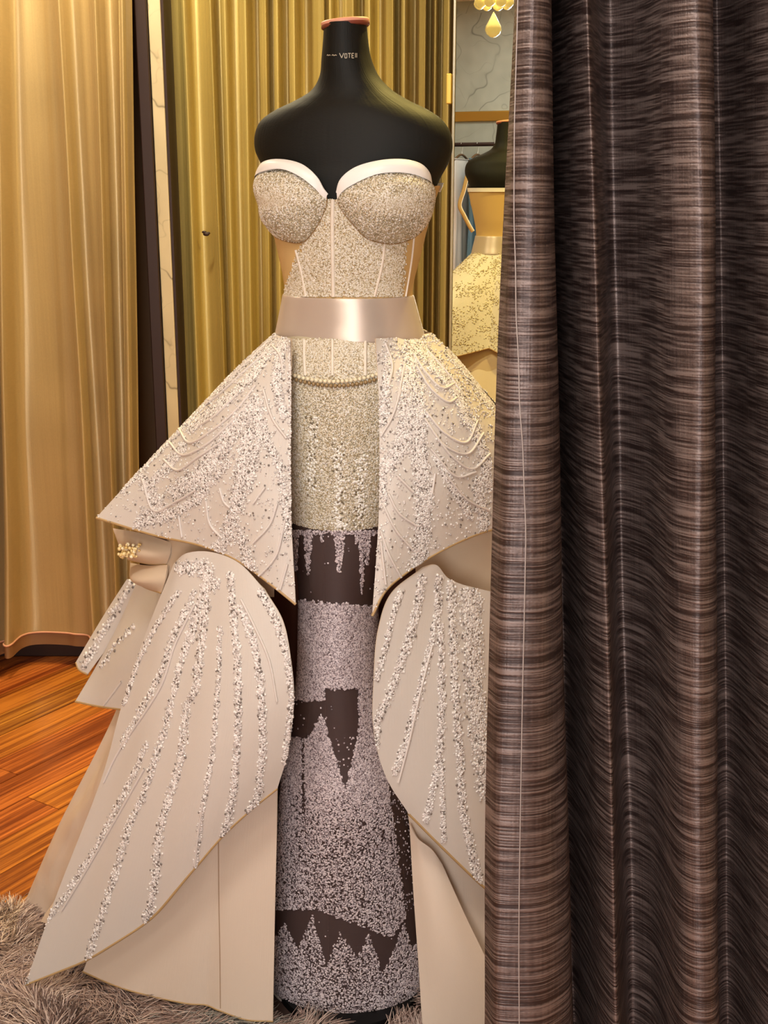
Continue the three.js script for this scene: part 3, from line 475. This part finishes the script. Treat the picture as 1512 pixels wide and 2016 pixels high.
{ // peplum, right front
  const [s, m] = cloth('peplum', { top: [[740, 666, 2.075], [795, 664, 2.12], [850, 655, 2.2]], left: [[740, 666, 2.075], [746, 800, 2.025], [746, 1000, 1.98], [733, 1213, 1.95]], right: [[850, 655, 2.2], [905, 712, 2.2], [968, 792, 2.2], [1060, 900, 2.2], [1160, 1010, 2.2]], bottom: [[733, 1213, 1.95], [758, 1165, 1.96], [800, 1128, 1.985], [870, 1085, 2.02], [965, 1044, 2.08], [1160, 1010, 2.2]], bulge: 0.045, ripple: (u, v) => 0.006 * Math.sin(u * 13) * v * u }, M.gown, { label: 'beaded right front of the peplum' });
  embroider(s, m, [
    [15, [[802, 731], [802, 823], [789, 883], [765, 914]]], [10, [[826, 686], [862, 725], [899, 768], [920, 829]]], [15, [[820, 771], [823, 853], [829, 929], [835, 990], [832, 1051], [823, 1105]]], [8, [[859, 899], [890, 959], [926, 1014]]], [8, [[765, 701], [759, 777], [753, 829]]], [10, [[940, 950], [952, 1035]]], [7, [[884, 695], [932, 746], [966, 798]]], [12, [[812, 680], [806, 740]]], [9, [[930, 830], [955, 900], [960, 960]]], [6, [[752, 930], [756, 990]]],
  ], [
    [[814, 698], [838, 734], [872, 765], [893, 756]], [[820, 722], [850, 768], [884, 792], [899, 783]], [[838, 810], [875, 853], [917, 871], [939, 829]], [[835, 823], [875, 877], [920, 893], [951, 853]], [[844, 838], [890, 899], [929, 923], [964, 893]], [[847, 883], [899, 938], [936, 929]], [[875, 932], [920, 984], [963, 1005]], [[789, 768], [771, 823], [750, 859]], [[796, 719], [783, 786]], [[780, 935], [814, 969]], [[765, 972], [786, 1011], [820, 1035]], [[753, 990], [780, 1045], [811, 1081]], [[750, 1045], [765, 1090], [789, 1137]], [[750, 1066], [759, 1150]], [[856, 932], [850, 972]], [[758, 676], [772, 720], [765, 760]], [[840, 690], [880, 735], [905, 770]],
  ], 102, 150000, 0.75, 0.001, 0.0021, 0.035);
}
{ // peplum, back halves: hem dips to a point on each side and rises to the centre back
  const zb = -AX - 0.1, cb = V(GX + 0.02, 1.38, zb - 0.005), hemC = V(GX + 0.03, 1.0, zb - 0.16);
  const tl = P(540, 657, 2.2), bl = P(193, 1020, 2.2), tr = P(850, 655, 2.2), br = P(1160, 1010, 2.2);
  for (const [a, b, sx] of [[tl, bl, -1], [tr, br, 1]]) {
    const low = V(GX + sx * 0.24, 0.925, zb - 0.2);
    const [s, m] = cloth('peplum', { top: [a, V(GX + sx * 0.08, 1.38, zb + 0.02), cb], left: [a, a.clone().lerp(b, 0.5).add(V(0, 0.005, -0.01)), b], right: [cb, V(GX + 0.025, 1.2, zb - 0.09), hemC], bottom: [b, V((b.x + low.x) / 2, 0.955, zb - 0.12), low, V((low.x + hemC.x) / 2, 0.962, zb - 0.19), hemC], bulge: 0.04, face: -1 }, M.gown, { label: 'beaded back of the peplum' });
    seed(sx + 30); beads('bead_embroidery', scatter(s, 5000, (x, y, u, v) => clamp(0.5 + 1.6 * N(u * 9, v * 9, sx), 0, 1), 0.001, 0.0015, 0.003, PAL.gold), m);
  }
}
// full under layer of tan satin below the peplum
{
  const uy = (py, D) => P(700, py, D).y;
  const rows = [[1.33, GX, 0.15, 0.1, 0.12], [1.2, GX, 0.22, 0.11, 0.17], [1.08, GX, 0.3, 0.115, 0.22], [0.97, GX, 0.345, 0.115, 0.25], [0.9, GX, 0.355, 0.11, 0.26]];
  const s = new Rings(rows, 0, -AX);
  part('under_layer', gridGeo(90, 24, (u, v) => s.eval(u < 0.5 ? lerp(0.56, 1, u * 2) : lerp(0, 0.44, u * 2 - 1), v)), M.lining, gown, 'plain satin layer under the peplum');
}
{ // rolled loops of tan satin and a tuft of gold beads under the left tip
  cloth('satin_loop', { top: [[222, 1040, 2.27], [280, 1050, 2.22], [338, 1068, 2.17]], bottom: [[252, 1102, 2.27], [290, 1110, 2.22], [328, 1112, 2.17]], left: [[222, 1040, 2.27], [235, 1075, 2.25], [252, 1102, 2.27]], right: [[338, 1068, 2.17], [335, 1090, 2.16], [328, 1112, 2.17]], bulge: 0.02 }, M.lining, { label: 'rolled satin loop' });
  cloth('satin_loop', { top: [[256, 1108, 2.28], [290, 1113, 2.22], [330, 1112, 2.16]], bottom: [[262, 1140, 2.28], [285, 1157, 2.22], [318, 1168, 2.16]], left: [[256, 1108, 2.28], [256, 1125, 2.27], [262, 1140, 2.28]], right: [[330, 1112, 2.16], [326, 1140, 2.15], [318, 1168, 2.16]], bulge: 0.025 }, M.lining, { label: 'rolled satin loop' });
  seed(61); const L = []; for (let i = 0; i < 90; i++) { const q = P(252 + rr(-19, 24), 1084 + rr(-12, 13), 2.19 + rr(-0.012, 0.012)); L.push({ p: q, n: V(0, 0, 1), r: rr(0.002, 0.0042), c: pick([srgb(244, 214, 150), srgb(226, 190, 116), srgb(250, 232, 190)]), flat: 0.9 }); } beads('bead_tuft', L, gown, M.bead, 'tuft of gold beads');
}
{ // back petals on the left
  let [s, m] = cloth('petal', { top: [[250, 1140, 2.4], [262, 1143, 2.39], [278, 1160, 2.37]], bottom: [[149, 1304, 2.42], [155, 1318, 2.41], [172, 1328, 2.4]], left: [[250, 1140, 2.4], [205, 1210, 2.42], [149, 1304, 2.42]], right: [[278, 1160, 2.37], [235, 1240, 2.39], [172, 1328, 2.4]], bulge: 0.008 }, M.gown, { label: 'narrow beaded back petal' });
  embroider(s, m, [[6, [[258, 1150], [205, 1240], [165, 1310]]]], [], 111, 1500, 0.9, 0.0018, 0.004);
  [s, m] = cloth('petal', { top: [[268, 1150, 2.36], [300, 1160, 2.3], [345, 1165, 2.2]], bottom: [[148, 1381, 2.38], [190, 1390, 2.34], [240, 1397, 2.28]], left: [[268, 1150, 2.36], [235, 1225, 2.38], [190, 1310, 2.39], [148, 1381, 2.38]], right: [[345, 1165, 2.2], [300, 1280, 2.23], [240, 1397, 2.28]], bulge: 0.015 }, M.gown, { label: 'small plain back petal' });
  embroider(s, m, [[5, [[262, 1232], [225, 1275], [200, 1310]]]], [[[205, 1388], [222, 1366], [240, 1342]]], 112, 2600, 0.9, 0.0018, 0.004);
}
{ // the long petal, left
  const [s, m] = cloth('petal', { top: [[342, 1110, 2.1], [365, 1090, 2.075], [410, 1086, 2.05], [470, 1108, 2.01], [520, 1160, 1.985]], left: [[342, 1110, 2.1], [290, 1240, 2.1], [240, 1390, 2.1], [205, 1520, 2.1], [110, 1770, 2.12], [52, 1938, 2.14]], right: [[520, 1160, 1.985], [556, 1220, 1.965], [573, 1300, 1.95], [579, 1375, 1.945], [567, 1480, 1.955], [546, 1553, 1.97]], bottom: [[52, 1938, 2.14], [100, 1920, 2.12], [165, 1893, 2.09], [230, 1855, 2.06], [300, 1806, 2.03], [380, 1714, 1.99], [440, 1645, 1.975], [500, 1590, 1.97], [546, 1553, 1.97]], bulge: 0.03, ripple: (u, v) => 0.004 * Math.sin(u * 20 + 2) * v * (1 - u) }, M.gown, { nv: 90, label: 'long beaded left petal of the overskirt' });
  embroider(s, m, [
    [4, [[351, 1165], [310, 1230], [273, 1299], [245, 1384]]], [5, [[384, 1165], [343, 1248], [317, 1325], [240, 1467]]], [5, [[289, 1465], [259, 1535], [185, 1676], [126, 1768], [74, 1835], [56, 1898], [52, 1932]]], [6, [[395, 1178], [351, 1325], [328, 1423], [315, 1465], [285, 1557], [252, 1631], [222, 1739], [196, 1813], [174, 1883]]],
    [7, [[405, 1124], [405, 1193], [395, 1286], [384, 1358], [367, 1391], [356, 1498], [333, 1572], [311, 1646], [307, 1720], [296, 1787], [287, 1808]]], [4, [[433, 1235], [431, 1338], [418, 1491], [400, 1580], [385, 1705]]], [6, [[454, 1132], [462, 1235], [470, 1338], [468, 1441], [461, 1550], [448, 1620], [441, 1645]]], [6, [[472, 1196], [498, 1260], [513, 1338], [518, 1467], [507, 1572], [489, 1598]]], [5, [[513, 1165], [544, 1224], [562, 1281], [575, 1377], [560, 1500]]], [12, [[360, 1120], [400, 1115], [420, 1150]]], [7, [[405, 1150], [390, 1200], [375, 1260]]],
  ], [[[384, 1190], [345, 1270], [318, 1350], [230, 1487], [205, 1540]], [[285, 1513], [230, 1610], [175, 1705], [122, 1792]], [[475, 1180], [500, 1230], [530, 1300], [545, 1380]], [[400, 1580], [388, 1660], [384, 1705]]], 121, 130000, 0.75, 0.0012, 0.0027);
}
{ // long petal, right
  const [s, m] = cloth('petal', { top: [[834, 1118, 1.985], [858, 1112, 2.0], [885, 1140, 2.02], [960, 1163, 2.06], [1060, 1180, 2.11]], left: [[834, 1118, 1.985], [770, 1170, 1.955], [745, 1240, 1.94], [736, 1340, 1.93], [736, 1440, 1.93], [760, 1530, 1.935], [805, 1603, 1.95]], right: [[1060, 1180, 2.11], [1110, 1400, 2.13], [1150, 1650, 2.14], [1190, 1900, 2.14]], bottom: [[805, 1603, 1.95], [880, 1678, 1.97], [965, 1757, 2.0], [1080, 1840, 2.07], [1190, 1900, 2.14]], bulge: 0.03 }, M.gown, { nv: 90, label: 'long beaded right petal of the overskirt' });
  embroider(s, m, [
    [5, [[788, 1167], [771, 1223], [755, 1289], [741, 1335]]], [7, [[831, 1140], [821, 1200], [798, 1282], [771, 1355], [745, 1415], [738, 1467]]], [6, [[864, 1140], [860, 1223], [837, 1315], [817, 1398], [798, 1464], [778, 1520]]], [6, [[867, 1233], [870, 1381], [867, 1481], [850, 1567], [838, 1612]]], [7, [[887, 1150], [893, 1282], [897, 1381], [907, 1514], [910, 1596], [930, 1682], [943, 1730]]], [4, [[870, 1500], [872, 1600], [874, 1655]]], [16, [[927, 1176], [930, 1315], [943, 1447], [960, 1560]]],
  ], [[[850, 1270], [825, 1370], [805, 1460], [784, 1540]]], 122, 130000, 0.75, 0.0012, 0.0027);
}
// plain satin panels below
const [seamS, seamM] = cloth('satin_panel', { top: [[330, 1520, 2.14], [430, 1500, 2.08], [546, 1480, 2.035]], left: [[330, 1520, 2.14], [240, 1720, 2.15], [163, 1913, 2.165]], right: [[546, 1480, 2.035], [545, 1620, 2.03], [541, 1800, 2.025], [537, 2011, 2.02]], bottom: [[163, 1913, 2.165], [230, 1942, 2.13], [300, 1962, 2.1], [430, 1990, 2.05], [485, 2008, 2.03], [537, 2011, 2.02]], bulge: 0.015, ripple: (u, v) => 0.008 * Math.exp(-((u - 0.66) ** 2) / 0.003) * -1 * v }, M.gownPlain, { label: 'plain cream satin panel at the lower left' });
part('seam', tubeOn(seamS, [[430, 1640], [431, 1760], [433, 1880], [434, 1985]], 0.0011, 0.0002), std({ color: srgb(176, 146, 118), roughness: 0.6 }), seamM, 'sewn vertical seam');
cloth('satin_panel', { top: [[780, 1500, 2.04], [900, 1560, 2.06], [1060, 1700, 2.1]], left: [[780, 1500, 2.04], [806, 1620, 2.035], [818, 1800, 2.03], [832, 2030, 2.02]], right: [[1060, 1700, 2.1], [1080, 1850, 2.1], [1100, 2040, 2.08]], bottom: [[832, 2030, 2.02], [960, 2045, 2.03], [1100, 2040, 2.08]], bulge: 0.005 }, M.gownPlain, { label: 'satin layer set back at the lower right' });
cloth('satin_panel', { top: [[806, 1622, 2.02], [822, 1650, 2.012], [850, 1672, 2.01], [870, 1700, 2.01]], left: [[806, 1622, 2.02], [814, 1760, 2.01], [824, 1900, 2.0], [834, 2036, 1.99]], right: [[870, 1700, 2.01], [915, 1800, 2.0], [965, 1905, 1.99], [1020, 2044, 1.98]], bottom: [[834, 2036, 1.99], [920, 2044, 1.975], [1020, 2044, 1.98]], bulge: 0.012 }, M.gownPlain, { label: 'cream satin flap at the lower right' });
{ // train, from the back of the waist to the floor
  const f = (px, py, h) => { const q = P(px, py, 2.3), a = (EYE - h) / (EYE - q.y); return V(q.x * a, h, -2.3 * a); };
  const lb = f(45, 1784, 0.02);
  const s = new Panel({ top: [P(330, 1130, 2.3), V(GX - 0.12, 0.98, -AX - 0.2), V(GX + 0.02, 1.0, -AX - 0.23), V(GX + 0.16, 0.98, -AX - 0.2), V(GX + 0.34, 0.95, -2.3)], left: [P(330, 1130, 2.3), P(228, 1400, 2.36), P(112, 1632, 2.42), lb], right: [V(GX + 0.34, 0.95, -2.3), V(GX + 0.5, 0.5, -2.4), V(GX + 0.62, 0.02, -2.5)], bottom: [lb, V(lb.x + 0.12, 0.02, -2.62), V(GX - 0.2, 0.02, -2.72), V(GX + 0.05, 0.02, -2.75), V(GX + 0.35, 0.02, -2.68), V(GX + 0.62, 0.02, -2.5)], bulge: 0.0, ripple: (u, v) => 0.03 * Math.sin(u * 42) * v, face: -1 });
  part('train', s.geo(160, 50, 0, [2, 2]), M.gownPlain, gown, 'plain satin train');
  const t2 = new Panel({ top: [P(330, 1130, 2.3), P(340, 1135, 2.22), P(350, 1140, 2.14)], left: [P(330, 1130, 2.3), P(228, 1400, 2.36), P(112, 1632, 2.42), lb], right: [P(350, 1140, 2.14), P(260, 1400, 2.18), P(180, 1640, 2.22), P(92, 1818, 2.28)], bottom: [lb, P(66, 1806, 2.4), P(92, 1818, 2.28)], bulge: 0.0, ripple: (u, v) => (0.018 * Math.sin(v * 9 + u * 5) + 0.008 * N(u * 5, v * 14, 2)) * v * u * (1 - u) * 4 });
  part('train_side', t2.geo(30, 60, 0, [1, 2]), M.gownPlain, gown, 'satin side of the train');
}

// ------------------------------------------------------------------ shaggy rug
{
  const t = thing('fur_rug', 'shaggy taupe fur rug under the hem of the gown', 'rug', V(-0.15, 0, -1.95)); seed(404);
  const edge = (a) => { const c = Math.cos(a), s = Math.sin(a), k = 1 / Math.pow(Math.abs(c) ** 5 + Math.abs(s) ** 5, 0.2); return [-0.15 + 1.15 * c * k * (1 + 0.02 * Math.sin(7 * a)), -1.95 + 0.49 * s * k * (1 + 0.03 * Math.sin(9 * a + 1))]; };
  const pts = []; for (let i = 0; i < 90; i++) { const [x, z] = edge(i / 90 * 2 * Math.PI); pts.push(new THREE.Vector2(x, -z)); }
  part('rug_backing', new THREE.ExtrudeGeometry(new THREE.Shape(pts), { depth: 0.008, bevelEnabled: false }).rotateX(-Math.PI / 2).translate(0, 0.0006, 0), M.rugBase, t);
  const lock = (bend) => { const g = new THREE.CylinderGeometry(0.0004, 0.0021, 1, 5, 7, true).translate(0, 0.5, 0), p = g.attributes.position; for (let i = 0; i < p.count; i++) { const y = p.getY(i), x = p.getX(i); p.setXYZ(i, x + 0.055 * y * y * 0.9 + bend * 0.007 * Math.sin(y * 7), 0.028 * Math.sin(y * 1.9), p.getZ(i) + bend * 0.006 * Math.sin(y * 5 + 1)); } g.computeVertexNormals(); return g; };
  const cols = [srgb(192, 166, 154), srgb(162, 136, 126), srgb(206, 184, 172), srgb(128, 104, 94), srgb(90, 70, 62)], greys = [srgb(150, 150, 140), srgb(176, 172, 164), srgb(120, 118, 110)];
  const at = origins.get(t), inRug = (x, z) => Math.abs((x + 0.15) / 1.15) ** 5 + Math.abs((z + 1.95) / 0.49) ** 5 < 1;
  for (let gI = 0; gI < 3; gI++) {
    const list = []; const n = 17000;
    for (let i = 0; i < n; i++) { let x, z; const near = rnd() < 0.7; do { x = near ? rr(-0.95, 0.2) : rr(-1.3, 1.0); z = near ? rr(-2.45, -2.0) : rr(-2.45, -1.46); } while (!inRug(x, z) || (Math.abs(x - GX) < 0.18 && z > -2.45 && z < -2.03)); list.push([x, z]); }
    const im = new THREE.InstancedMesh(lock([1, -1, 0.3][gI]), M.fur, n), m = new THREE.Matrix4(), q = new THREE.Quaternion();
    list.forEach(([x, z], i) => { const a = 5.2 * N(x * 5, z * 5, 2) + 2.4 * N(x * 15, z * 15, 6) + rr(-0.4, 0.4) + 0.4; q.setFromEuler(new THREE.Euler(rr(-0.25, 0.25), a, rr(-0.1, 0.35), 'YXZ')); const s = rr(0.7, 1.25); m.compose(V(x - at.x, 0.006 - at.y, z - at.z), q, V(s, s, s)); im.setMatrixAt(i, m); const tone = N(x * 9, z * 9, 12); const gr = Math.exp(-((x + 0.3) ** 2 + (z + 2.06) ** 2) / 0.012); im.setColorAt(i, rnd() < gr * 0.9 ? greys[Math.floor(rnd() * 3)] : cols[clamp(Math.floor(2 - tone * 3 + rr(-1.3, 1.3)), 0, 4)]); });
    im.name = 'pile'; im.userData.kind = 'stuff'; im.castShadow = im.receiveShadow = true; t.add(im);
  }
}

// ------------------------------------------------------------------ what the mirror shows: rail with clothes, chandelier
{
  const wz = Z1 - 0.28, q = unfold(915, 283, 8.9), ry = q.y, xa = q.x - 0.55, xb = q.x + 0.75;
  const rack = thing('clothes_rail', 'dark clothes rail along the marble wall, seen in the mirror', 'clothes rail', V((xa + xb) / 2, 0, wz));
  part('rail', new THREE.CylinderGeometry(0.014, 0.014, xb - xa, 16).rotateZ(Math.PI / 2).translate((xa + xb) / 2, ry, wz), M.darkWood, rack);
  for (const x of [xa, xb]) { part('post', new THREE.CylinderGeometry(0.014, 0.014, ry, 16).translate(x, ry / 2, wz), M.darkWood, rack); part('foot', box(x - 0.02, x + 0.02, 0.001, 0.03, wz - 0.22, wz + 0.22, 0.006), M.darkWood, rack); }
  const garments = [[-0.42, srgb(226, 222, 214), 'white hanging dress at the end of the rail', 1.2], [-0.3, srgb(120, 136, 170), 'slate blue hanging dress on the rail', 1.0], [-0.17, srgb(234, 230, 226), 'white hanging dress beside the slate blue one', 1.3], [-0.05, srgb(92, 128, 150), 'teal blue hanging dress on the rail', 1.15], [0.08, srgb(210, 200, 196), 'pale grey hanging dress on the rail', 1.25], [0.22, srgb(226, 196, 120), 'pale yellow hanging dress on the rail', 1.1], [0.38, srgb(236, 232, 224), 'ivory hanging dress at the far end of the rail', 1.3]];
  garments.forEach(([dx, c, label, len], i) => {
    const x = q.x + dx + 0.1; const h = thing('clothes_hanger', 'wooden hanger carrying the ' + label.replace('hanging ', ''), 'hanger', V(x, ry, wz), 'hangers on the clothes rail');
    part('shoulder_bar', new THREE.TubeGeometry(new THREE.CatmullRomCurve3([V(x, ry - 0.12, wz - 0.2), V(x, ry - 0.07, wz), V(x, ry - 0.12, wz + 0.2)]), 16, 0.008, 6), M.brownWood, h);
    part('hook', new THREE.TubeGeometry(new THREE.CatmullRomCurve3([V(x, ry - 0.07, wz), V(x, ry - 0.02, wz + 0.016), V(x, ry + 0.012, wz + 0.012), V(x, ry + 0.016, wz - 0.006), V(x, ry + 0.004, wz - 0.016)]), 16, 0.0022, 5), M.silver, h);
    const g = thing('hanging_dress', label, 'dress', V(x, 0, wz), 'dresses on the clothes rail'); const rows = []; const y0 = ry - 0.1; for (const [t, a, b] of [[0, 0.012, 0.19], [0.12, 0.035, 0.2], [0.35, 0.03, 0.15], [0.5, 0.034, 0.17], [1, 0.05, 0.23]]) rows.push([y0 - t * len, x, a, b, b]);
    const s = new Rings(rows, 0, wz, (f, y) => 0.006 * Math.sin(f * 9 + i) * smooth(y0, y0 - 0.6, y)); part('dress_cloth', s.geo(64, 30), std({ color: c, roughness: 0.6 }), g);
    part('neck_binding', new THREE.TubeGeometry(new THREE.CatmullRomCurve3([...Array(20)].map((_, k) => s.at(k / 20, 0.01, 0.001)), true), 60, 0.004, 5, true), std({ color: c.clone().multiplyScalar(0.8), roughness: 0.6 }), g);
  });
  const sash = thing('sash', 'beige satin sash looped beside the hanging dresses', 'sash', unfold(918, 350, 8.3));
  const sp = [[920, 345], [913, 375], [905, 405], [914, 425], [926, 448], [931, 456]].map(([a, b]) => unfold(a, b, 8.2)); part('sash_loop', new THREE.TubeGeometry(new THREE.CatmullRomCurve3(sp), 40, 0.014, 8), std({ color: srgb(224, 186, 110), roughness: 0.5 }), sash);
}
{
  const c0 = unfold(972, 22, 6.1), t = thing('chandelier', 'crystal chandelier with teardrop pendants, its lowest drops in the mirror', 'chandelier', V(c0.x, CEIL, c0.z)); seed(88);
  const crystal = phys({ color: srgb(255, 240, 176), roughness: 0.12, clearcoat: 1, emissive: srgb(255, 226, 120), emissiveIntensity: 0.35 });
  const drop = (r) => new THREE.LatheGeometry([[0, 1.4], [0.18, 1.1], [0.5, 0.5], [0.85, -0.1], [0.95, -0.55], [0.75, -1.0], [0.35, -1.3], [0, -1.38]].map(([x, y]) => new THREE.Vector2(x * r, y * r)), 10);
  const yb = c0.y;
  part('stem', new THREE.CylinderGeometry(0.012, 0.012, CEIL - yb - 0.16, 12).translate(c0.x, (CEIL + yb + 0.16) / 2, c0.z), M.gold, t);
  part('canopy', new THREE.CylinderGeometry(0.07, 0.09, 0.03, 24).translate(c0.x, CEIL - 0.016, c0.z), M.gold, t);
  for (const [r, y, n] of [[0.2, yb + 0.17, 18], [0.13, yb + 0.1, 13], [0.07, yb + 0.05, 8]]) { part('ring', new THREE.TorusGeometry(r, 0.008, 8, 40).rotateX(Math.PI / 2).translate(c0.x, y + 0.05, c0.z), M.gold, t); for (let i = 0; i < n; i++) { const a = i / n * 2 * Math.PI; part('pendant', drop(0.03).translate(c0.x + r * Math.cos(a), y, c0.z + r * Math.sin(a)), crystal, t); } }
  part('pendant', drop(0.042).translate(c0.x, yb - 0.06, c0.z), crystal, t);
  const pl = new THREE.PointLight(new THREE.Color(1, 0.85, 0.5), 1.2, 0, 2); pl.position.set(0, yb + 0.22 - CEIL, 0); pl.castShadow = true; t.add(pl);
}

// ------------------------------------------------------------------ lamps in the ceiling
for (const [x, z, w, d, col3, I, label] of PANELS) {
  const t = thing('ceiling_panel_light', label, 'ceiling light', V(x, CEIL, z), 'ceiling lights');
  const fr = mergeGeometries([box(x - w / 2 - 0.03, x - w / 2, CEIL - 0.03, CEIL - 0.001, z - d / 2 - 0.03, z + d / 2 + 0.03), box(x + w / 2, x + w / 2 + 0.03, CEIL - 0.03, CEIL - 0.001, z - d / 2 - 0.03, z + d / 2 + 0.03), box(x - w / 2, x + w / 2, CEIL - 0.03, CEIL - 0.001, z - d / 2 - 0.03, z - d / 2), box(x - w / 2, x + w / 2, CEIL - 0.03, CEIL - 0.001, z + d / 2, z + d / 2 + 0.03)]);
  part('frame', fr, M.ceiling, t);
  part('diffuser', box(x - w / 2, x + w / 2, CEIL - 0.02, CEIL - 0.004, z - d / 2, z + d / 2), std({ color: 0xffffff, emissive: new THREE.Color(...col3), emissiveIntensity: 1.0 }), t);
  const L = new THREE.RectAreaLight(new THREE.Color(...col3), I, w, d); L.position.set(0, -0.024, 0); L.rotation.set(-Math.PI / 2, 0, 0); t.add(L);
}
for (const [x, z, col3, I, label] of SPOTS) {
  const t = thing('recessed_light', label, 'ceiling light', V(x, CEIL, z), 'ceiling lights');
  part('rim', new THREE.TorusGeometry(0.06, 0.008, 10, 40).rotateX(Math.PI / 2).translate(x, CEIL - 0.004, z), M.silver, t);
  part('lamp_face', new THREE.CylinderGeometry(0.055, 0.055, 0.006, 32).translate(x, CEIL - 0.004, z), std({ color: 0xffffff, emissive: new THREE.Color(...col3), emissiveIntensity: 1.5 }), t);
  const L = new THREE.SpotLight(new THREE.Color(...col3), I, 0, 1.35, 0.6, 2); L.position.set(0, -0.02, 0); L.castShadow = true; L.shadow.radius = 3; L.target.position.set(0, -2, 0); t.add(L); t.add(L.target);
}
renderer.render(scene, camera);
